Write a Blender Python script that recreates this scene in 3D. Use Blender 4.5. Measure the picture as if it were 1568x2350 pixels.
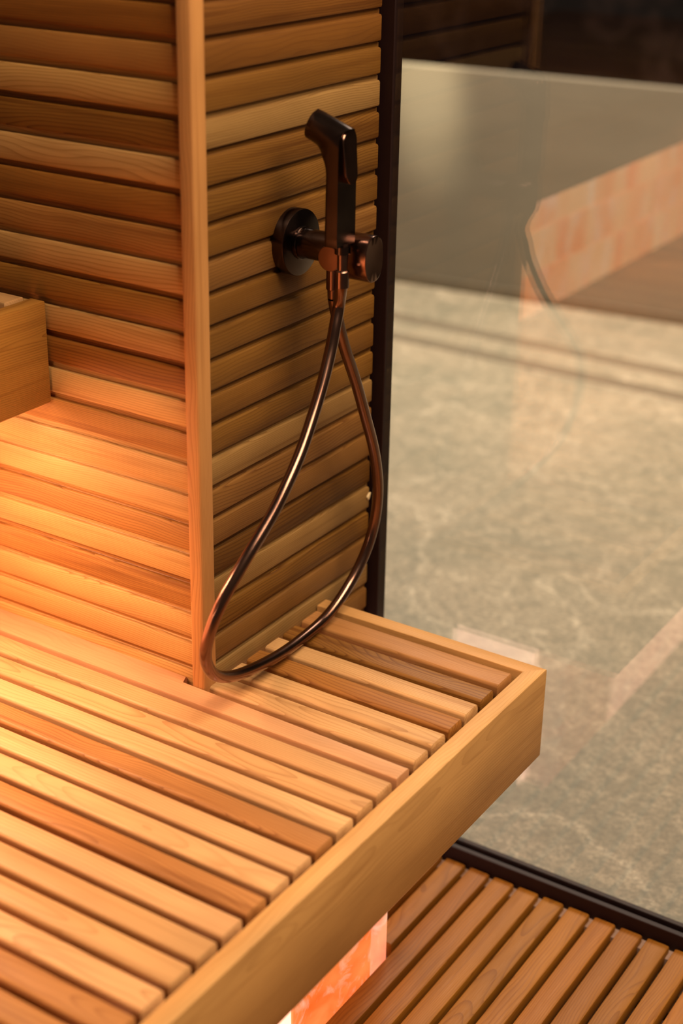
import bpy, bmesh, math, random
from mathutils import Vector, Matrix
random.seed(7)
for o in list(bpy.data.objects): bpy.data.objects.remove(o, do_unlink=True)
scene = bpy.context.scene
COL = scene.collection

# ------------------------------------------------------------------ camera
# metres; z = 0 is the top of the low bench, x runs along its slats, y towards the glass
cam_d = bpy.data.cameras.new('camera'); cam = bpy.data.objects.new('camera', cam_d); COL.objects.link(cam)
cam.location = (1.08082, -1.37236, 1.04627)
cam.rotation_euler = (math.radians(65.6281), math.radians(-0.9989), math.radians(32.9524))
cam_d.sensor_fit = 'HORIZONTAL'; cam_d.sensor_width = 24.0; cam_d.lens = 24.0 * 3535.557 / 1568
cam_d.clip_start = 0.05
cam_d.dof.use_dof = True; cam_d.dof.focus_distance = 2.02; cam_d.dof.aperture_fstop = 2.5
scene.camera = cam

# ------------------------------------------------------------------ light, exposure
w = bpy.data.worlds.new('world'); scene.world = w; w.use_nodes = True
bg = w.node_tree.nodes['Background']; bg.inputs[0].default_value = (1.0, 0.72, 0.5, 1); bg.inputs[1].default_value = 0.08
def area(name, loc, target, sx, sy, power, col, spread=180):
    l = bpy.data.lights.new(name, 'AREA'); l.shape = 'RECTANGLE'; l.size = sx; l.size_y = sy; l.energy = power; l.color = col; l.spread = math.radians(spread)
    o = bpy.data.objects.new(name, l); COL.objects.link(o); o.location = loc
    o.rotation_euler = (Vector(target) - Vector(loc)).to_track_quat('-Z', 'Y').to_euler()
    return o
area('sauna_ceiling_light', (1.35, -0.20, 2.3), (0.50, -0.15, 0.0), 1.2, 1.2, 46, (1.0, 0.77, 0.51), 130)
area('hose_highlight_light', (0.75, -0.55, 2.4), (0.3, 0.0, 0.2), 0.07, 0.07, 4.5, (1.0, 0.80, 0.58), 110)  # small unseen lamp, added for a highlight line along the hose metal
area('hall_ceiling_light', (-0.8, 2.65, 2.3), (-0.8, 2.65, 0), 2.6, 1.0, 142, (1.0, 0.84, 0.68), 125)
# lamp strip under the upper bench, washing the low bench in front of the salt
area('bench_strip_light', (-0.345, -1.45, 0.40), (-0.30, -1.45, 0.0), 0.05, 0.8, 12, (1.0, 0.56, 0.32))  # second lamp, added to brighten the slats mirrored in the glass
area('bench_strip_light', (-0.345, -0.26, 0.40), (-0.30, -0.26, 0.0), 0.05, 0.36, 7.4, (1.0, 0.60, 0.37))
sp_d = bpy.data.lights.new('wall_spot', 'SPOT'); sp_d.energy = 650; sp_d.spot_size = math.radians(11); sp_d.spot_blend = 1.0; sp_d.color = (1.0, 0.86, 0.6); sp_d.shadow_soft_size = 0.05
sp = bpy.data.objects.new('wall_spot', sp_d); COL.objects.link(sp); sp.location = (-1.75, 2.3, 1.9); sp.rotation_euler = (Vector((-1.58, 3.26, 0.24))-sp.location).to_track_quat('-Z', 'Y').to_euler()
vs = scene.view_settings
vs.view_transform = 'Standard'; vs.look = 'None'; vs.gamma = 1.0; vs.use_curve_mapping = False; vs.exposure = 0.0

# ------------------------------------------------------------------ materials
class NT:
    def __init__(s, name):
        s.m = bpy.data.materials.new(name); s.m.use_nodes = True; s.t = s.m.node_tree
        s.t.nodes.clear(); s.out = s.n('ShaderNodeOutputMaterial')
    def n(s, typ, **kw):
        nd = s.t.nodes.new(typ)
        for k, v in kw.items(): setattr(nd, k, v)
        return nd
    def put(s, sock, v):
        if v is None: return
        if isinstance(v, bpy.types.NodeSocket): s.t.links.new(v, sock)
        elif isinstance(v, bpy.types.Node): s.t.links.new(v.outputs[0], sock)
        else:
            try: sock.default_value = v
            except Exception: sock.default_value = (*v, 1)
    def math(s, op, a, b=None, clamp=False):
        nd = s.n('ShaderNodeMath', operation=op, use_clamp=clamp); s.put(nd.inputs[0], a); s.put(nd.inputs[1], b); return nd.outputs[0]
    def vmath(s, op, a, b=None):
        nd = s.n('ShaderNodeVectorMath', operation=op); s.put(nd.inputs[0], a); s.put(nd.inputs[1], b); return nd.outputs[0]
    def comb(s, x, y, z):
        nd = s.n('ShaderNodeCombineXYZ'); s.put(nd.inputs[0], x); s.put(nd.inputs[1], y); s.put(nd.inputs[2], z); return nd.outputs[0]
    def noise(s, vec, scale=1.0, detail=2.0, rough=0.5, dist=0.0):
        nd = s.n('ShaderNodeTexNoise'); s.put(nd.inputs['Vector'], vec); nd.inputs['Scale'].default_value = scale
        nd.inputs['Detail'].default_value = detail; nd.inputs['Roughness'].default_value = rough; nd.inputs['Distortion'].default_value = dist
        return nd.outputs['Fac']
    def mapr(s, v, a, b, c, d):
        nd = s.n('ShaderNodeMapRange'); s.put(nd.inputs[0], v)
        for i, q in enumerate((a, b, c, d)): nd.inputs[i+1].default_value = q
        return nd.outputs[0]
    def mix(s, f, a, b, blend='MIX'):
        nd = s.n('ShaderNodeMix', data_type='RGBA', blend_type=blend); s.put(nd.inputs[0], f); s.put(nd.inputs[6], a); s.put(nd.inputs[7], b); return nd.outputs[2]
    def bump(s, h, strength, dist):
        nd = s.n('ShaderNodeBump'); s.put(nd.inputs['Height'], h); nd.inputs['Strength'].default_value = strength; nd.inputs['Distance'].default_value = dist; return nd.outputs[0]
    def pbsdf(s, col, rough=0.5, metal=0.0, spec=0.5, normal=None):
        b = s.n('ShaderNodeBsdfPrincipled'); s.put(b.inputs['Base Color'], col); s.put(b.inputs['Roughness'], rough)
        s.put(b.inputs['Metallic'], metal); b.inputs['Specular IOR Level'].default_value = spec
        if normal is not None: s.put(b.inputs['Normal'], normal)
        return b
    def done(s, sh): s.t.links.new(sh.outputs[0], s.out.inputs[0]); return s.m

def wood_material(name, rough=0.48, spec=0.4):
    """Sawn cedar. Tone comes from the object's colour, its alpha sets how strongly the growth rings show. Grain runs along local x."""
    t = NT(name)
    oi = t.n('ShaderNodeObjectInfo'); tc = t.n('ShaderNodeTexCoord')
    rnd = oi.outputs['Random']
    sx = t.n('ShaderNodeSeparateXYZ'); t.put(sx.inputs[0], tc.outputs['Object'])
    x = t.math('ADD', sx.outputs[0], t.math('MULTIPLY', rnd, 37.0)); y = sx.outputs[1]; z = sx.outputs[2]
    r2 = t.math('FRACT', t.math('MULTIPLY', rnd, 17.31)); r3 = t.math('FRACT', t.math('MULTIPLY', rnd, 91.7))
    # log centre a few centimetres away from the board, wandering slowly along it
    wob = t.n('ShaderNodeTexNoise'); t.put(wob.inputs['Vector'], t.comb(t.math('MULTIPLY', x, 3.2), t.math('MULTIPLY', y, 9.0), t.math('MULTIPLY', z, 9.0)))
    wob.inputs['Scale'].default_value = 1.0; wob.inputs['Detail'].default_value = 2.0
    wc = t.n('ShaderNodeSeparateColor'); t.put(wc.inputs[0], wob.outputs['Color'])
    oy = t.mapr(r2, 0, 1, -0.055, 0.055); oz = t.mapr(r3, 0, 1, 0.012, 0.05)
    yy = t.math('ADD', t.math('ADD', y, oy), t.mapr(wc.outputs[0], 0, 1, -0.02, 0.02))
    zz = t.math('ADD', t.math('ADD', z, oz), t.mapr(wc.outputs[1], 0, 1, -0.02, 0.02))
    dist = t.math('SQRT', t.math('ADD', t.math('MULTIPLY', yy, yy), t.math('MULTIPLY', zz, zz)))
    freq = t.mapr(r3, 0, 1, 210.0, 430.0)
    ring = t.math('FRACT', t.math('MULTIPLY', dist, freq))
    line = t.mapr(t.math('POWER', ring, 3.0), 0.15, 1.0, 0.0, 1.0)
    # streaks and fibres
    st = t.noise(t.comb(t.math('MULTIPLY', x, 2.0), t.math('MULTIPLY', y, 75.0), t.math('MULTIPLY', z, 75.0)), 1.0, 3.0, 0.6)
    fb = t.noise(t.comb(t.math('MULTIPLY', x, 22.0), t.math('MULTIPLY', y, 900.0), t.math('MULTIPLY', z, 900.0)), 1.0, 2.0, 0.6)
    bl = t.noise(t.comb(t.math('MULTIPLY', x, 5.0), t.math('MULTIPLY', y, 14.0), t.math('MULTIPLY', z, 14.0)), 1.0, 2.0, 0.5)
    base = oi.outputs['Color']; al = oi.outputs['Alpha']
    darkc = t.mix(1.0, base, (0.46, 0.34, 0.22, 1), 'MULTIPLY')
    stf = t.math('MULTIPLY', t.mapr(st, 0.52, 0.72, 0.0, 1.0), t.math('MULTIPLY', al, 0.95))
    c1 = t.mix(stf, base, darkc)
    c2 = t.mix(t.math('MULTIPLY', line, al), c1, darkc)
    hi = t.mix(1.0, c2, (1.13, 1.10, 1.05, 1), 'MULTIPLY'); lo = t.mix(1.0, c2, (0.86, 0.82, 0.78, 1), 'MULTIPLY')
    c3 = t.mix(t.mapr(bl, 0.3, 0.7, 0.0, 1.0), lo, hi)
    c4 = t.mix(t.mapr(fb, 0.3, 0.7, 0.0, 0.16), c3, darkc)
    h = t.math('ADD', t.math('MULTIPLY', line, -0.6), t.math('MULTIPLY', fb, 0.5))
    b = t.pbsdf(c4, t.mapr(fb, 0.3, 0.7, rough - 0.06, rough + 0.08), 0.0, spec, t.bump(h, 0.18, 0.0006))
    return t.done(b)

def metal_material(name, col, rough):
    t = NT(name); tc = t.n('ShaderNodeTexCoord')
    n1 = t.noise(tc.outputs['Object'], 22.0, 2.0, 0.5)
    c = t.mix(t.mapr(n1, 0.3, 0.7, 0.0, 1.0), (col[0]*0.88, col[1]*0.86, col[2]*0.86, 1), (*col, 1))
    return t.done(t.pbsdf(c, t.mapr(n1, 0.3, 0.7, rough - 0.03, rough + 0.03), 1.0, 0.5))

def plain(name, col, rough=0.6, spec=0.3, var=0.12):
    t = NT(name); tc = t.n('ShaderNodeTexCoord'); n1 = t.noise(tc.outputs['Object'], 40.0, 3.0)
    c = t.mix(n1, tuple(q*(1-var) for q in col) + (1,), tuple(q*(1+var) for q in col) + (1,))
    return t.done(t.pbsdf(c, rough, 0.0, spec))

def stone_floor_material():
    t = NT('stone_floor'); tc = t.n('ShaderNodeTexCoord'); p = tc.outputs['Object']
    wn = t.n('ShaderNodeTexNoise'); t.put(wn.inputs['Vector'], p); wn.inputs['Scale'].default_value = 2.2; wn.inputs['Detail'].default_value = 3.0
    wp = t.vmath('ADD', p, t.vmath('MULTIPLY', t.vmath('SUBTRACT', wn.outputs['Color'], (0.5, 0.5, 0.5)), (0.28, 0.28, 0.28)))
    big = t.noise(wp, 3.0, 3.0, 0.5); mid = t.noise(wp, 26.0, 4.0, 0.62); sp = t.noise(p, 95.0, 3.0, 0.7); fine = t.noise(p, 260.0, 2.0, 0.6)
    c = t.mix(t.mapr(big, 0.36, 0.64, 0, 1), (0.205, 0.182, 0.128, 1), (0.320, 0.258, 0.180, 1))
    c = t.mix(t.mapr(mid, 0.46, 0.66, 0.0, 0.70), c, (0.42, 0.345, 0.245, 1))
    c = t.mix(t.mapr(mid, 0.30, 0.46, 0.45, 0.0), c, (0.150, 0.142, 0.100, 1))
    v1 = t.math('ABSOLUTE', t.math('SUBTRACT', t.noise(wp, 2.1, 2.0, 0.45), 0.5))
    vein = t.math('MULTIPLY', t.mapr(v1, 0.0, 0.016, 1.0, 0.0), t.mapr(mid, 0.38, 0.60, 0.15, 1.0))
    v2 = t.math('ABSOLUTE', t.math('SUBTRACT', t.noise(t.vmath('ADD', wp, (7.0, 3.0, 1.0)), 4.3, 2.0, 0.5), 0.52))
    vein2 = t.math('MULTIPLY', t.mapr(v2, 0.0, 0.012, 0.8, 0.0), t.mapr(big, 0.42, 0.62, 0.0, 1.0))
    c = t.mix(t.math('MULTIPLY', t.math('MAXIMUM', vein, vein2), 0.6), c, (0.60, 0.50, 0.37, 1))
    c = t.mix(t.mapr(sp, 0.40, 0.60, 0.68, 0.0), c, (0.120, 0.112, 0.080, 1))
    c = t.mix(t.mapr(fine, 0.35, 0.65, 0.0, 0.30), c, (0.11, 0.10, 0.075, 1))
    return t.done(t.pbsdf(c, 0.5, 0.0, 0.35, t.bump(t.math('ADD', sp, mid), 0.25, 0.002)))

def wall_stone_material():
    t = NT('tan_stone'); tc = t.n('ShaderNodeTexCoord'); p = tc.outputs['Object']
    n1 = t.noise(t.vmath('MULTIPLY', p, (1.0, 1.0, 3.0)), 1.6, 3.0); n2 = t.noise(p, 60.0, 3.0)
    c = t.mix(t.mapr(n1, 0.3, 0.7, 0, 1), (0.15, 0.128, 0.094, 1), (0.19, 0.162, 0.12, 1))
    c = t.mix(t.mapr(n2, 0.3, 0.7, 0, 0.2), c, (0.15, 0.125, 0.095, 1))
    return t.done(t.pbsdf(c, 0.6, 0.0, 0.3))

def dark_marble_material():
    t = NT('dark_marble'); tc = t.n('ShaderNodeTexCoord'); p = tc.outputs['Object']
    wn = t.n('ShaderNodeTexNoise'); t.put(wn.inputs['Vector'], p); wn.inputs['Scale'].default_value = 1.6; wn.inputs['Detail'].default_value = 4.0
    wp = t.vmath('ADD', p, t.vmath('MULTIPLY', t.vmath('SUBTRACT', wn.outputs['Color'], (0.5, 0.5, 0.5)), (1.4, 1.4, 1.4)))
    n = t.noise(wp, 1.3, 4.0, 0.6)
    c = t.mix(t.mapr(n, 0.35, 0.65, 0, 1), (0.006, 0.003, 0.007, 1), (0.020, 0.011, 0.021, 1))
    v = t.math('ABSOLUTE', t.math('SUBTRACT', t.noise(wp, 0.9, 3.0, 0.5), 0.5))
    c = t.mix(t.mapr(v, 0.0, 0.03, 0.6, 0.0), c, (0.14, 0.08, 0.075, 1))
    return t.done(t.pbsdf(c, 0.35, 0.0, 0.4))

def salt_material(name, strength, zs=1.0, pale=1.0):
    """Back-lit rock salt: the blocks themselves are the lamp. Object colour red scales the glow."""
    t = NT(name); tc = t.n('ShaderNodeTexCoord'); oi = t.n('ShaderNodeObjectInfo'); g = t.n('ShaderNodeNewGeometry')
    p = t.vmath('ADD', t.vmath('MULTIPLY', g.outputs['Position'], (1.0, 1.0, zs)), t.comb(0.0, 0.0, t.math('MULTIPLY', oi.outputs['Random'], 9.0)))
    n1 = t.noise(p, 9.0, 3.0, 0.55, 0.6); n2 = t.noise(p, 19.0, 4.0, 0.6, 1.0)
    c = t.mix(t.mapr(n1, 0.36, 0.62, 0, 1), (1.0, 0.13+0.09*pale, 0.012+0.023*pale, 1), (1.0, 0.28+0.17*pale, 0.07+0.10*pale, 1))
    c = t.mix(t.mapr(n2, 0.5, 0.72, 0, 0.55+0.2*pale), c, (1.0, 0.68, 0.48, 1))
    c = t.mix(t.mapr(n2, 0.28, 0.36, 0.5, 0.0), c, (0.75, 0.09, 0.012, 1))
    s = t.n('ShaderNodeSeparateColor'); t.put(s.inputs[0], oi.outputs['Color'])
    c = t.mix(s.outputs[1], c, (1.0, 0.66, 0.50, 1))     # object colour green: how pale the brick glows
    b = t.pbsdf(t.mix(0.8, c, (0.22, 0.09, 0.05, 1)), 0.35, 0.0, 0.5, t.bump(n2, 0.3, 0.004))
    t.put(b.inputs['Emission Color'], c); t.put(b.inputs['Emission Strength'], t.math('MULTIPLY', s.outputs[0], strength))
    return t.done(b)

def glass_material():
    t = NT('clear_glass'); fr = t.n('ShaderNodeFresnel'); g = t.n('ShaderNodeNewGeometry')
    t.put(fr.inputs['IOR'], t.mapr(g.outputs['Backfacing'], 0, 1, 1.52, 1/1.52))   # straight-through pane: same reflectance on both faces
    tr = t.n('ShaderNodeBsdfTransparent'); tr.inputs[0].default_value = (0.97, 0.98, 0.965, 1)
    gl = t.n('ShaderNodeBsdfGlossy'); gl.inputs['Roughness'].default_value = 0.0; gl.inputs['Color'].default_value = (1, 1, 1, 1)
    m = t.n('ShaderNodeMixShader'); t.put(m.inputs[0], fr.outputs[0]); t.t.links.new(tr.outputs[0], m.inputs[1]); t.t.links.new(gl.outputs[0], m.inputs[2])
    return t.done(m)

M = dict(
    wall=wood_material('cedar_wall', 0.52, 0.25), bench=wood_material('cedar_bench', 0.48, 0.25), trim=wood_material('cedar_trim', 0.5, 0.25),
    deck=wood_material('deck_wood', 0.5, 0.22),
    bronze=metal_material('brushed_bronze', (0.22, 0.122, 0.092), 0.22), bronze_dark=metal_material('dark_bronze', (0.092, 0.060, 0.050), 0.22),
    copper=metal_material('worn_copper', (0.36, 0.18, 0.12), 0.36),
    frame=plain('brown_anodised', (0.013, 0.0042, 0.0038), 0.5, 0.22), black=plain('black_backing', (0.006, 0.004, 0.003), 0.8, 0.1),
    under=plain('dark_batten', (0.05, 0.022, 0.009), 0.8, 0.2),
    floor=stone_floor_material(), tan=wall_stone_material(), marble=dark_marble_material(),
    sub=plain('pale_screed', (0.30, 0.19, 0.15), 0.8, 0.2), joint=plain('dark_joint', (0.12, 0.098, 0.068), 0.7, 0.2), debris=plain('dark_sealant', (0.02, 0.012, 0.012), 0.7, 0.2),
    salt_low=salt_material('salt_low', 1.0, 1.0, 0.0), salt_up=salt_material('salt_up', 3.7, 0.25), glass=glass_material(), caulk=plain('cream_caulk', (0.6, 0.45, 0.26), 0.6, 0.2))

LIGHT = (0.50, 0.285, 0.125); PALE = (0.55, 0.325, 0.150); MID = (0.37, 0.172, 0.055); PINK = (0.49, 0.255, 0.125)
DARK = (0.225, 0.096, 0.018); RED = (0.30, 0.120, 0.026); OLIVE = (0.310, 0.140, 0.030)
# ------------------------------------------------------------------ helpers
def obj(name, me, mat, parent=None, loc=(0, 0, 0), rot=(0, 0, 0), color=None):
    if isinstance(me, bmesh.types.BMesh):
        bmesh.ops.recalc_face_normals(me, faces=me.faces)
        m = bpy.data.meshes.new(name); me.to_mesh(m); me.free(); me = m
    if mat is not None and not me.materials: me.materials.append(mat)
    o = bpy.data.objects.new(name, me); COL.objects.link(o); o.location = loc; o.rotation_euler = rot
    if parent: o.parent = parent
    if color: o.color = color if len(color) == 4 else (*color, 0.5)
    return o
def empty(name, loc=(0, 0, 0)):
    o = bpy.data.objects.new(name, None); COL.objects.link(o); o.location = loc; o.empty_display_size = 0.05; return o
def tag(o, label, cat, group=None, kind=None):
    o['label'] = label; o['category'] = cat
    if group: o['group'] = group
    if kind: o['kind'] = kind
    return o
def smooth(o, ang=35):
    me = o.data
    for p in me.polygons: p.use_smooth = True
    me.set_sharp_from_angle(angle=math.radians(ang)); return o
def box(x0, x1, y0, y1, z0, z1, bev=0.0, seg=2):
    bm = bmesh.new(); bmesh.ops.create_cube(bm, size=1)
    for v in bm.verts: v.co = Vector((x0+(x1-x0)*(v.co.x+.5), y0+(y1-y0)*(v.co.y+.5), z0+(z1-z0)*(v.co.z+.5)))
    if bev: bmesh.ops.bevel(bm, geom=bm.edges[:], offset=bev, segments=seg, profile=0.5, affect='EDGES')
    return bm
def extrude_profile(prof, L, c=0.0):
    """Closed (y,z) profile swept along local x from 0 to L; the end edges are eased by c."""
    bm = bmesh.new(); cy = sum(p[0] for p in prof)/len(prof); cz = sum(p[1] for p in prof)/len(prof)
    def ring(x, k): return [bm.verts.new((x, p[0]-math.copysign(min(k, abs(p[0]-cy)), p[0]-cy), p[1]-math.copysign(min(k, abs(p[1]-cz)), p[1]-cz))) for p in prof]
    rs = [ring(0, c), ring(c, 0), ring(L-c, 0), ring(L, c)] if c else [ring(0, 0), ring(L, 0)]
    n = len(prof)
    for a, b in zip(rs, rs[1:]):
        for i in range(n): bm.faces.new((a[i], a[(i+1) % n], b[(i+1) % n], b[i]))
    bm.faces.new(rs[0][::-1]); bm.faces.new(rs[-1]); return bm
def round_rect(w, h, r, seg=2):
    """w across y, z from -h to 0"""
    pts = []
    for cx, cz, a0 in ((w/2-r, -r, 0), (-w/2+r, -r, 90), (-w/2+r, -h+r, 180), (w/2-r, -h+r, 270)):
        for i in range(seg+1):
            a = math.radians(a0+90*i/seg); pts.append((cx+r*math.cos(a), cz+r*math.sin(a)))
    return pts
def prism(poly, z0, z1, bev=0.0):
    """(x,y) outline extruded in z"""
    bm = bmesh.new(); lo = [bm.verts.new((x, y, z0)) for x, y in poly]; hi = [bm.verts.new((x, y, z1)) for x, y in poly]; n = len(poly)
    bm.faces.new(lo[::-1]); bm.faces.new(hi)
    for i in range(n): bm.faces.new((lo[i], lo[(i+1) % n], hi[(i+1) % n], hi[i]))
    if bev:
        es = [e for e in bm.edges if all(abs(v.co.z-z1) < 1e-6 for v in e.verts)]
        bmesh.ops.bevel(bm, geom=es, offset=bev, segments=2, profile=0.5, affect='EDGES')
    return bm
def lathe(prof, axis, origin, n=48, ysc=1.0, zsc=1.0):
    """prof: (distance along axis, radius) pairs"""
    bm = bmesh.new(); rs = []
    for t, r in prof:
        ring = []
        for i in range(n):
            a = 2*math.pi*i/n; u, v = r*math.cos(a)*ysc, r*math.sin(a)*zsc
            p = {'X': (t, u, v), 'Y': (u, t, v), 'Z': (u, v, t)}[axis]
            ring.append(bm.verts.new(Vector(p)+Vector(origin)))
        rs.append(ring)
    for a, b in zip(rs, rs[1:]):
        for i in range(n): bm.faces.new((a[i], a[(i+1) % n], b[(i+1) % n], b[i]))
    bm.faces.new(rs[0][::-1]); bm.faces.new(rs[-1]); return bm
def tube(pts, r, n=20, sub=8):
    P = [Vector(p) for p in pts]; P = [P[0]*2-P[1]]+P+[P[-1]*2-P[-2]]; C = []
    for i in range(1, len(P)-2):
        p0, p1, p2, p3 = P[i-1:i+3]
        for k in range(sub):
            t = k/sub; C.append(0.5*((2*p1)+(p2-p0)*t+(2*p0-5*p1+4*p2-p3)*t*t+(3*p1-p0-3*p2+p3)*t**3))
    C.append(P[-2]); bm = bmesh.new(); rs = []
    for _ in range(10): C = [C[0]]+[(C[i-1]+C[i]*2+C[i+1])/4 for i in range(1, len(C)-1)]+[C[-1]]
    T = (C[1]-C[0]).normalized(); N = T.orthogonal().normalized()
    for i, c in enumerate(C):
        t2 = (C[min(i+1, len(C)-1)]-C[max(i-1, 0)]).normalized(); N = (N-t2*N.dot(t2)).normalized(); B = t2.cross(N)
        rs.append([bm.verts.new(c+N*(r*math.cos(2*math.pi*k/n))+B*(r*math.sin(2*math.pi*k/n))) for k in range(n)])
    for a, b in zip(rs, rs[1:]):
        for k in range(n): bm.faces.new((a[k], a[(k+1) % n], b[(k+1) % n], b[k]))
    bm.faces.new(rs[0][::-1]); bm.faces.new(rs[-1]); return bm
def vary(c, a=0.06, ring=0.5):
    k = 1+random.uniform(-a, a); return (c[0]*k, c[1]*k*(1+random.uniform(-a, a)*0.4), c[2]*k*(1+random.uniform(-a, a)*0.6), ring)

# ------------------------------------------------------------------ setting: the hall beyond the glass
FZ = -0.472
fl = tag(obj('floor', box(-7, 4, 0.45, 9.0, FZ-0.1, FZ), M['floor']), 'grey-green stone floor with cream veins beyond the glass', 'floor', kind='structure')
for y, wd in ((2.70, 0.065), (2.885, 0.065)):
    obj('joint', box(-6.9, 3.9, y-wd/2, y+wd/2, FZ-0.002, FZ+0.0015), M['joint'], fl)
# low wall, turned a little from the glass
ang = math.atan2(3.3598-3.2477, -0.6102+1.6849)
lw = tag(obj('wall_low', box(-3.5, 4.5, 0, 0.04, FZ, 0.281, 0.002), M['tan'], loc=(-1.685, 3.2477, 0), rot=(0, 0, ang)), 'low tan stone-faced wall at the far end of the veined floor', 'wall', kind='structure')
obj('baseboard', box(-3.5, 4.5, -0.012, 0.0, FZ, FZ+0.035), M['joint'], lw)
tag(obj('wall_back', box(-9, 6, 6.2, 6.4, FZ, 3.0), M['marble']), 'dark brown marble wall behind the low tan wall', 'wall', kind='structure')
tag(obj('floor', box(-1.3, 2.2, -2.7, 0.45, -0.56, -0.503), M['sub']), 'pale screed floor under the wooden duckboard', 'floor', kind='structure')

# ------------------------------------------------------------------ panelled walls: boards with a recessed joint
PITCH, FACE = 0.0420, 0.0340
def board_profile():
    r = 0.003; q = r*0.3
    # (depth, height): depth 0 = face, negative = into the wall
    return [(-0.016, 0.0), (-r, 0.0), (-q, q), (0.0, r), (0.0, FACE-r), (-q, FACE-q), (-r, FACE), (-0.0052, FACE), (-0.0062, FACE+0.001), (-0.0062, PITCH-0.0004), (-0.016, PITCH-0.0004)]
Z0 = 0.818
def boards(parent, n0, n1, L, place, tones, end=0.0015, gain=1.0):
    for k in range(n0, n1):
        z = Z0-PITCH*k
        c, ring = tones.get(k, (MID, 0.6))
        me = extrude_profile(board_profile(), L, end)
        loc, rot, mir = place(z)
        if mir:
            for v in me.verts: v.co.y = -v.co.y
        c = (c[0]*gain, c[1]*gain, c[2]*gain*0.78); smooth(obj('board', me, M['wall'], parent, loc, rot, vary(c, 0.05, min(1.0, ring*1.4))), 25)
WY = 0.0125; WX = -0.0125
toneL = {-2: (DARK, .5), -1: (DARK, .5), 0: (RED, .5), 1: (MID, .25), 2: (LIGHT, .5), 3: (DARK, .7), 4: (PALE, .45), 5: (RED, .35), 6: (MID, .6), 7: (LIGHT, .5), 8: (OLIVE, .6), 9: (LIGHT, .5),
         10: (RED, .9), 11: (PALE, .45), 12: (MID, .6), 13: (LIGHT, .5), 14: (LIGHT, .35), 15: (MID, .6), 16: (LIGHT, .5), 17: (MID, .75), 18: (LIGHT, .6), 19: (LIGHT, .6), 20: (LIGHT, .6), 21: (MID, .6)}
wl = tag(obj('wall_left', box(-1.25, -0.021, WY+0.0165, 0.045, -0.47, 0.95), M['under']), 'wall of horizontal cedar boards lit orange beside the upper bench', 'wall', kind='structure')
boards(wl, -2, 23, 1.25-0.021, lambda z: ((-1.25, WY, z), (0, 0, 0), True), toneL)
toneR = {-1: (RED, .6), 0: (RED, .6), 1: (RED, .25), 2: (OLIVE, .35), 3: (LIGHT, .55), 4: (OLIVE, .9), 5: (OLIVE, .7), 6: (OLIVE, .5), 7: (MID, .5), 8: (OLIVE, .4), 9: (OLIVE, .4), 10: (OLIVE, .4), 11: (OLIVE, .5),
         12: (OLIVE, .5), 13: (LIGHT, .55), 14: (MID, .6), 15: (MID, .6), 16: (DARK, .8), 17: (LIGHT, .6), 18: (OLIVE, .9), 19: (MID, .4), 20: (LIGHT, .55), 21: (MID, .5), 22: (OLIVE, .6)}
WR0, WR1 = 0.026, 0.4205
wr = tag(obj('wall_right', box(-0.10, WX-0.0165, 0.0455, 0.4265, -0.47, 0.95), M['black']), 'narrow wall of horizontal cedar boards carrying the hand shower', 'wall', kind='structure')
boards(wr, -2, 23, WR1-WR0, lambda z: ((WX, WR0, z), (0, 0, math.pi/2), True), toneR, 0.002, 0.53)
# dab of pale caulk on the end of a board
bm = bmesh.new(); bmesh.ops.create_icosphere(bm, subdivisions=2, radius=0.0042)
for v in bm.verts: v.co = Vector((v.co.x*0.5, v.co.y*(1.0+0.5*math.sin(v.co.z*900)), v.co.z*1.35+v.co.y*0.6))
obj('caulk_dab', bm, M['caulk'], wr, (WX+0.001, WR1-0.004, 0.1235))
# corner post
post = box(-0.0215, 0.0, 0.0, 0.0265, -0.06, 0.95, 0.0035, 3)
for v in post.verts: v.co = Vector((v.co.z, v.co.x, v.co.y))     # grain along local x
pm = obj('trim_1', post, M['trim'], color=(0.48, 0.235, 0.082, 0.5))
pm.matrix_world = Matrix(((0, 1, 0, 0), (0, 0, 1, 0), (1, 0, 0, 0), (0, 0, 0, 1)))
smooth(pm); tag(pm, 'upright light wooden corner post between the two panelled walls', 'post', kind='structure')

# ------------------------------------------------------------------ glass screen with its dark metal frame
GY = 0.435
win = tag(obj('window_1', box(-0.006, 2.0, GY-0.004, GY+0.004, -0.458, 1.7), M['glass']), 'clear glass screen standing in a dark brown floor track', 'glass screen', kind='structure')
obj('side_frame', box(-0.060, 0.0025, 0.4275, 0.450, -0.47, 0.95, 0.001, 1), M['frame'], win)
tr = obj('bottom_track', box(-0.05, 2.0, 0.4195, 0.4295, -0.49, -0.4405, 0.0012, 2), M['frame'], win)
obj('track_bead', box(-0.05, 2.0, 0.4405, 0.450, -0.49, -0.4405, 0.0012, 2), M['frame'], win)
obj('seal_strip', box(-0.05, 2.0, 0.398, 0.4194, -0.5028, -0.4725), M['sub'], win)
obj('track_bed', box(-0.05, 2.0, 0.4297, 0.4403, -0.49, -0.4595), M['frame'], win)

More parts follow.
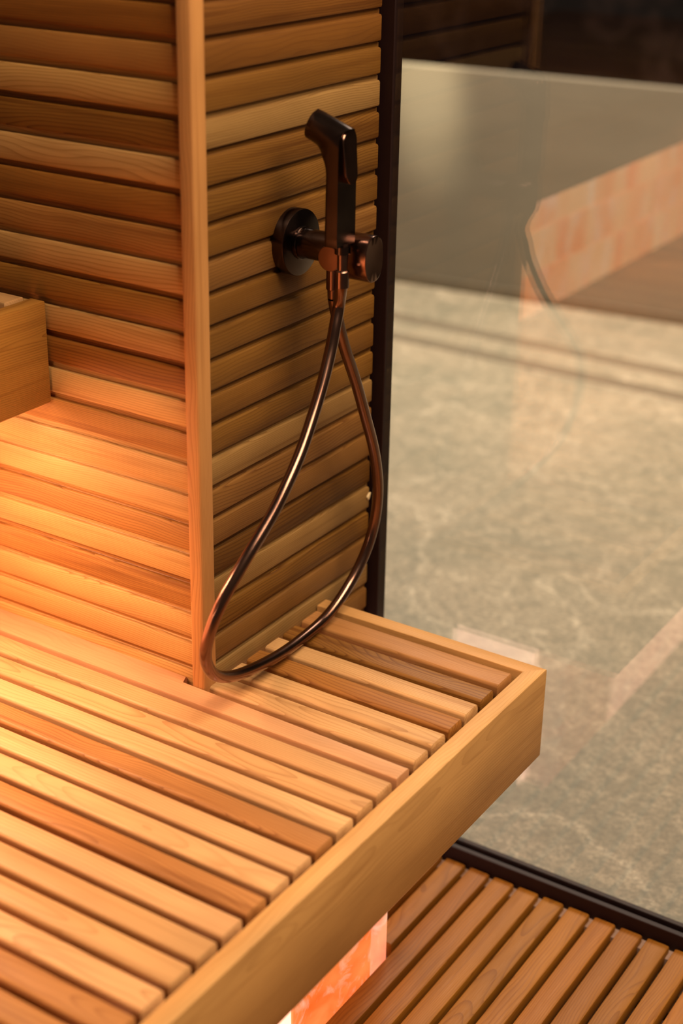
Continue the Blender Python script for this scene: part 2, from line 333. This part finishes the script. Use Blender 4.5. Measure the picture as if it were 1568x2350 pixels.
# ------------------------------------------------------------------ low bench
bn = tag(empty('bench', (0.2, -0.2, -0.14)), 'wide low cedar slat bench that carries the looped hose', 'bench')
def bpart(name, me, mat, loc=(0, 0, 0), rot=(0, 0, 0), color=None, parent=bn):
    o = obj(name, me, mat, parent, loc, rot, color); o.matrix_parent_inverse = Matrix.Translation(-parent.location); return o
XE, FT, YB, BH = 0.3462, 0.0247, 0.3043, 0.1385
BEND = -2.6; BLEFT = -1.2
def mitred(L, ends, w, h):
    """board along local x, y from 0 (outer face) to w, mitred at each end by ends = (a, b) times w"""
    a, b = ends; poly = [(0, 0), (L, 0), (L-b*w, w), (a*w, w)]
    bm = prism(poly, -h, 0.0)
    es = [e for e in bm.edges if abs(e.verts[0].co.y-e.verts[1].co.y) < 1e-6 and abs(e.verts[0].co.z-e.verts[1].co.z) < 1e-6]
    bmesh.ops.bevel(bm, geom=es, offset=0.002, segments=2, profile=0.5, affect='EDGES'); return bm
FASC = (0.54, 0.300, 0.108, 0.30)
smooth(bpart('fascia_board', mitred(YB-BEND, (0, 1), FT, BH), M['trim'], (XE, BEND, 0), (0, 0, math.pi/2), FASC))
smooth(bpart('back_rail', mitred(XE-WX-0.002, (1, 0), FT, BH), M['trim'], (XE, YB, 0), (0, 0, math.pi), (0.50, 0.265, 0.092, 0.30)))
SX1, TOP, TH = 0.3127, -0.0005, 0.022
tones = {0: (MID, .35), 1: (DARK, .9), 2: (LIGHT, .5), 3: (RED, .6), 4: (LIGHT, .4), 5: (LIGHT, .4), 6: (PINK, .15), 7: (LIGHT, .35), 8: (LIGHT, .4), 9: (PALE, .3), 10: (MID, .6), 11: (PALE, .35), 12: (PALE, .25), 13: (MID, .5), 14: (PALE, .3), 15: (LIGHT, .3), 16: (LIGHT, .3)}
def slat_row(k): return 0.269 if k == 0 else 0.2163-0.0429*(k-1)
for k in range(0, 63):
    far = slat_row(k) if k != 6 else -0.0035; wd = 0.0405 if k == 0 else 0.0345
    c, ring = tones.get(k, (random.choice((LIGHT, PALE, LIGHT, MID)), .45))
    col = vary(c, 0.05, min(1.0, ring*1.3))
    if k == 6:      # notched round the corner post, wider along the wall
        near = slat_row(6)-wd; poly = [(BLEFT, near), (SX1, near), (SX1, far), (-0.039, far), (-0.039, WY+0.004), (BLEFT, WY+0.004)]
        smooth(bpart('slat', prism(poly, -TH, TOP, 0.003), M['bench'], color=col), 30); continue
    x0 = -0.0045 if k < 6 else BLEFT
    me = extrude_profile(round_rect(wd, TH, 0.0042, 3), SX1-x0, 0.002)
    smooth(bpart('slat', me, M['bench'], (x0, far-wd/2, TOP), color=col), 40)
for x in (0.20, -0.02, -0.35, -0.7, -1.05):
    y1 = 0.27 if x > 0 else -0.03
    bpart('batten', box(x-0.02, x+0.02, BEND+0.02, y1, -0.085, TOP-TH), M['under'])
bpart('ledger', box(0.292, XE-FT, BEND+0.02, YB-FT, -0.075, TOP-TH), M['under'])  # unseen ledge, added to stop salt light leaking past the slat ends
bpart('ledger', box(0.0, 0.292, YB-FT-0.03, YB-FT, -0.075, TOP-TH), M['under'])

# ------------------------------------------------------------------ upper bench
UX, UB, UT = -0.2485, 0.344, 0.480
ub = tag(empty('bench', (-0.35, -0.2, UB)), 'upper cedar bench above the glowing gap, its fascia ending at the panelled wall', 'bench')
fm = box(UX-FT, UX, -2.6, 0.0085, UB, UT, 0.0022, 2)
for v in fm.verts: v.co = Vector((v.co.y, -(v.co.x-UX), v.co.z-UT))
smooth(bpart('fascia_board', fm, M['trim'], (UX, 0, UT), (0, 0, math.pi/2), (0.36, 0.160, 0.030, 0.75), ub))
for k in range(60):
    far = 0.0085-0.0429*k
    me = extrude_profile(round_rect(0.0345, TH, 0.003, 2), 0.88, 0.0015)
    smooth(bpart('slat', me, M['bench'], (-1.165, far-0.0345/2, UT-0.001), color=vary(random.choice((LIGHT, MID)), 0.05, .4), parent=ub), 40)
for x in (-0.34, -0.8): bpart('batten', box(x-0.02, x+0.02, -2.55, -0.02, UT-0.075, UT-0.001-TH), M['under'], parent=ub)

# ------------------------------------------------------------------ glowing salt bricks
def salt_wall(name, label, loc):
    return tag(empty(name, loc), label, 'salt wall')
def brick_mesh(a, b, c, seed):
    rr = random.Random(seed); bm = box(-a/2, a/2, -b/2, b/2, -c/2, c/2, 0.012 if a == b else 0.005, 3 if a == b else 2)
    for v in bm.verts: v.co += Vector((rr.uniform(-1, 1), rr.uniform(-1, 1), rr.uniform(-1, 1)))*0.0007
    me = bpy.data.meshes.new('brick'); bmesh.ops.recalc_face_normals(bm, faces=bm.faces); bm.to_mesh(me); bm.free(); return me
bl_y = [brick_mesh(0.048, 0.1955, 0.0985, i) for i in range(4)]; bl_w = [brick_mesh(0.048, 0.1955, 0.1135, 30+i) for i in range(4)]; bl_x = [brick_mesh(0.152, 0.048, 0.1135, 9+i) for i in range(4)]
bl_h = [brick_mesh(0.048, 0.048, 0.1135, 20+i) for i in range(3)]
def add_brick(par, me, mat, loc, glow, pale=0.0):
    o = obj('brick', me, None, par, loc, (0, 0, 0), (glow, pale, 0.0, 1)); o.matrix_parent_inverse = Matrix.Translation(-par.location)
    if not me.materials: me.materials.append(mat)
    return o
SXF = 0.1955
sl = salt_wall('salt_wall', 'glowing orange salt brick wall under the low bench', (0.17, -0.3, -0.47))
for c in range(3):
    z = -0.4305+0.1145*c
    for j in range(6):
        y = 0.1215-0.099-0.1975*j
        glow = 2.8 if j >= 1 else 0.9
        add_brick(sl, bl_w[(c+j) % 4], M['salt_low'], (SXF-0.024, y, z), glow, 0.5 if j >= 1 else 0.0)
    add_brick(sl, bl_h[c], M['salt_low'], (SXF-0.024, 0.1455, z), 1.0, 0.25)
    add_brick(sl, bl_x[c], M['salt_low'], (SXF-0.125, 0.1455, z), 4.6, 0.75)
# rough dark bedding line at the foot of the bricks
rr = random.Random(3); bm = bmesh.new(); up = []; lo = []
for i in range(161):
    y = 0.172-i*0.006; h = -0.4995+0.0035*rr.random()*(1.6 if i % 5 == 0 else 1)
    up.append(bm.verts.new((SXF+0.0004+0.001*rr.random(), y, h+0.003))); lo.append(bm.verts.new((SXF+0.006+0.002*rr.random(), y, -0.5028)))
for i in range(160): bm.faces.new((up[i], up[i+1], lo[i+1], lo[i]))
obj('bedding', bm, M['debris'], sl).matrix_parent_inverse = Matrix.Translation(-sl.location)
su = salt_wall('salt_wall', 'glowing salt brick wall between the low bench and the upper bench', (-0.42, -0.5, 0.002))
for c in range(3):
    for j in range(13):
        y = -0.002-0.099-0.1975*j-(0.0 if c % 2 == 0 else 0.0)
        o = add_brick(su, bl_y[(c+j+1) % 4].copy(), M['salt_up'], (-0.419, y, 0.052+0.0995*c), 1.0)
        o.data.materials.clear(); o.data.materials.append(M['salt_up'])

# ------------------------------------------------------------------ duckboard floor of the cabin
db = tag(empty('duckboard', (0.6, 0.0, -0.50)), 'reddish-brown slatted wooden duckboard running up to the dark glass track', 'duckboard')
DT, DP = -0.4605, 0.04265
DK = (0.25, 0.098, 0.011)
for k in range(-2, 32):
    xl = 0.1963+DP*k; y0 = -1.6 if k >= 0 else 0.185
    me = extrude_profile(round_rect(0.0345, 0.026, 0.0036, 2), 0.4158-y0, 0.003)
    smooth(bpart('slat', me, M['deck'], (xl+0.01725, y0, DT), (0, 0, math.pi/2), vary(DK, 0.10, .55), db), 40)
for y in (0.33, -0.05, -0.5, -1.0): bpart('batten', box(0.11 if y > 0.2 else 0.205, 1.56, y-0.02, y+0.02, -0.5028, DT-0.026), M['under'], parent=db)

# ------------------------------------------------------------------ shower fitting
AY, AZ = 0.2124, 0.5520
sv = tag(empty('shower_valve', (WX, AY, AZ)), 'dark bronze wall valve with round flange and oval knob', 'valve')
def vpart(name, me, mat, par=sv, ang=30): return smooth(bpart(name, me, mat, parent=par), ang)
vpart('flange', lathe([(WX-0.001, 0.0425), (0.0020, 0.0425), (0.0034, 0.0420), (0.0040, 0.0408), (0.0042, 0.0)], 'X', (0, AY, AZ), 64), M['bronze_dark'])
vpart('collar', lathe([(0.0041, 0.0215), (0.0072, 0.0215), (0.0080, 0.0205), (0.0081, 0.0)], 'X', (0, AY, AZ)), M['bronze_dark'])
vpart('arm', lathe([(0.0075, 0.0190), (0.0680, 0.0190), (0.0700, 0.0180), (0.0702, 0.0)], 'X', (0, AY, AZ)), M['bronze_dark'])
vpart('spindle', lathe([(0.069, 0.0095), (0.0765, 0.0095)], 'X', (0, AY, AZ), 32), M['bronze_dark'])
# oval knob
KY, KZ = 0.2155, 0.5465
def stadium(hw, hh, n=56):
    pts = []
    for i in range(n):
        a = 2*math.pi*i/n; c, s = math.cos(a), math.sin(a); pts.append((hw*math.copysign(abs(c)**0.8, c), hh*math.copysign(abs(s)**0.9, s)))
    return pts
bm = bmesh.new(); rs = []; ol = stadium(0.0212, 0.0292)
for x, k in ((0.0755, 0.0), (0.0757, 0.93), (0.0768, 0.985), (0.0785, 1.0), (0.1085, 1.0), (0.1100, 0.985), (0.1105, 0.95), (0.1098, 0.6), (0.1094, 0.0)):
    rs.append([bm.verts.new((x, KY+p[0]*k, KZ+p[1]*k)) for p in ol])
for a, b in zip(rs, rs[1:]):
    for i in range(len(ol)): bm.faces.new((a[i], a[(i+1) % len(ol)], b[(i+1) % len(ol)], b[i]))
bmesh.ops.remove_doubles(bm, verts=bm.verts, dist=1e-6)
vpart('knob', bm, M['bronze'])
# outlet stub towards the room, with the hose nut under it
SXc, SYf = 0.0635, 0.1835
vpart('outlet_stub', lathe([(SYf-0.0004, 0.0), (SYf, 0.0150), (SYf+0.0006, 0.0158), (SYf+0.0018, 0.0162), (0.2125, 0.0162)], 'Y', (SXc, 0, 0.5465), 48), M['copper'])
NX, NY = 0.0640, 0.1960
vpart('hose_nut', lathe([(0.5330, 0.0098), (0.5060, 0.0098), (0.5050, 0.0092), (0.5049, 0.0082), (0.494, 0.0078)], 'Z', (NX, NY, 0), 36), M['bronze'])
HX, HY = 0.0885, 0.1765
ring = bmesh.new(); n = 40; R0, R1 = 0.0070, 0.0100; vv = []
for i in range(n+1):
    a = math.radians(10+340*i/n)
    vv.append([ring.verts.new((HX+r*math.cos(a), HY+r*math.sin(a), z)) for r, z in ((R0, 0.5585), (R1, 0.5585), (R1, 0.5680), (R0, 0.5680))])
for a, b in zip(vv, vv[1:]):
    for i in range(4): ring.faces.new((a[i], a[(i+1) % 4], b[(i+1) % 4], b[i]))
ring.faces.new(vv[0]); ring.faces.new(vv[-1][::-1])
vpart('holder_ring', ring, M['bronze_dark'])
vpart('holder_bracket', box(0.0705, 0.0785, 0.184, 0.202, 0.5555, 0.5650, 0.0015, 2), M['bronze_dark'])

# hand shower: slim body with a head turned up and back
hs = tag(empty('hand_shower', (HX, HY, 0.56)), 'dark bronze hand shower with a thumb lever hung upright on the valve', 'hand shower')
HW = 0.0205; fx = 0.0930; th = 0.0175; up = math.radians(20)
ax = Vector((-math.cos(up), math.sin(up))); nn = Vector((math.sin(up), math.cos(up)))
ctr = Vector((fx, 0.6905))
HL = 0.053
def width(x, z):
    d = Vector((x, z))-ctr; q = d.dot(nn); a = d.dot(ax)
    b = min(1.0, max(0.0, (a-0.014)/0.022)); b = b*b*(3-2*b)
    low = math.sqrt(max(0.0, 1-0.80*(min(1.0, max(0.0, -q-0.002)/0.0135))**2))
    e = min(1.0, max(0.0, (HL-a)/0.006)); end = 0.80+0.20*math.sqrt(1-(1-e)**2)
    return HW*math.sqrt(max(0.0, 1-(max(0.0, q)/HW)**2))*(1-b+b*low)*end
outer = []; inner = []
NB, NC, NH = 14, 10, 14
topf = ctr.y+HW/nn.y
for i in range(NB+1):
    z = 0.5690+(0.652-0.5690)*i/NB; outer.append(Vector((fx, z))); inner.append(Vector((fx-th-0.0010*(1-i/NB), z)))
tipc = ctr+ax*HL
for i in range(1, NC+NH+1):
    t = i/(NC+NH)
    # outer edge: up the front face to its top, then back along the crown of the head
    s = t*(topf-0.652+HL)
    outer.append(Vector((fx, 0.652+s)) if s <= topf-0.652 else ctr+nn*HW+ax*(s-(topf-0.652))-ax*((Vector((fx, topf))-(ctr+nn*HW)).dot(ax)*-1.0)*0)
    # inner edge: up the back, round a fillet, out along the underside of the head
    a0 = Vector((fx-th, 0.652)); a1 = Vector((fx-th, 0.676)); a2 = ctr+ax*(HL-0.004)-nn*0.0150
    if t < 0.6:
        u = t/0.6; m0 = a0; m2 = a1+(a2-a1)*0.42; inner.append(m0*(1-u)**2+a1*2*u*(1-u)+m2*u*u)
    else:
        u = (t-0.6)/0.4; inner.append((a1+(a2-a1)*0.42)*(1-u)+a2*u)
MS = 10; bm = bmesh.new(); sides = {}
for sgn in (1, -1):
    for i, (o_, n_) in enumerate(zip(outer, inner)):
        for j in range(MS+1):
            f = 1-(1-j/MS)**1.0; p = n_+(o_-n_)*f; wd = width(p.x, p.y)
            e = min(i, 2)/2*1.0
            if j == 0 or i == 0: wd -= 0.0012
            sides[(sgn, i, j)] = bm.verts.new((p.x, HY+sgn*wd, p.y))
I = len(outer)-1
for sgn in (1, -1):
    for i in range(I):
        for j in range(MS): bm.faces.new((sides[sgn, i, j], sides[sgn, i+1, j], sides[sgn, i+1, j+1], sides[sgn, i, j+1]))
for i in range(I):
    for j in (0, MS): bm.faces.new((sides[1, i, j], sides[1, i+1, j], sides[-1, i+1, j], sides[-1, i, j]))
for j in range(MS):
    for i in (0, I): bm.faces.new((sides[1, i, j], sides[1, i, j+1], sides[-1, i, j+1], sides[-1, i, j]))
bmesh.ops.remove_doubles(bm, verts=bm.verts, dist=0.0002)
vpart('body', bm, M['bronze_dark'], hs, 40)
# thumb lever on the front face
bm = bmesh.new(); rows = []
LT, LB = 0.7075, 0.6440; NL = 30
def lever_hw(z):
    t = (LT-z)/(LT-LB); base = 0.0160-0.0042*t
    d = min(z-(LB), LT-z); rad = base
    return base*math.sqrt(max(0.0, 1-(1-min(1.0, max(0.0, d)/rad))**2))
for i in range(NL+1):
    c = 0.5-0.5*math.cos(math.pi*i/NL); z = LT-(LT-LB)*c; hwid = lever_hw(z); t = (LT-z)/(LT-LB); front = fx+0.0016+0.0068*t
    rows.append([bm.verts.new((x, HY+0.0008+y, z)) for x, y in ((fx-0.001, -hwid), (front-0.0010, -hwid), (front, -max(0, hwid-0.0010)), (front, max(0, hwid-0.0010)), (front-0.0010, hwid), (fx-0.001, hwid))])
for a, b in zip(rows, rows[1:]):
    for i in range(6): bm.faces.new((a[i], a[(i+1) % 6], b[(i+1) % 6], b[i]))
bmesh.ops.remove_doubles(bm, verts=bm.verts, dist=1e-5)
vpart('thumb_lever', bm, M['bronze'], hs, 30)
vpart('neck', lathe([(0.572, 0.0068), (0.5385, 0.0066), (0.5375, 0.0080), (0.5365, 0.0088), (0.5165, 0.0086)], 'Z', (HX, HY, 0), 36), M['bronze'], hs)

# hose: from the hand shower down, round on the bench, back up to the outlet
hose = [(HX, HY, 0.5285), (HX-0.001, HY-0.0005, 0.515),
        (0.0795, 0.1842, 0.4903), (0.0815, 0.1729, 0.4654), (0.083, 0.1624, 0.4401), (0.087, 0.1396, 0.4045), (0.091, 0.1129, 0.3703), (0.0965, 0.0766, 0.3313),
        (0.099, 0.0405, 0.2982), (0.0985, 0.0091, 0.269), (0.094, -0.0387, 0.2283), (0.085, -0.071, 0.1866), (0.077, -0.0856, 0.1492), (0.071, -0.0883, 0.1155),
        (0.066, -0.0697, 0.0811), (0.061, -0.0333, 0.0556), (0.055, 0.0211, 0.0364), (0.046, 0.1024, 0.0185), (0.0385, 0.1759, 0.012), (0.036, 0.2452, 0.0189),
        (0.04, 0.3062, 0.0598), (0.046, 0.3353, 0.1122), (0.051, 0.3395, 0.1732), (0.055, 0.3204, 0.2404), (0.058, 0.2901, 0.3021), (0.061, 0.2553, 0.3688),
        (0.063, 0.224, 0.4226), (0.064, 0.2036, 0.4686),
        (NX, NY, 0.4935)]
tag(smooth(obj('shower_hose', tube(hose, 0.0077, 24, 10), M['bronze']), 60), 'smooth copper-bronze hose looping from the hand shower down to the bench', 'hose')
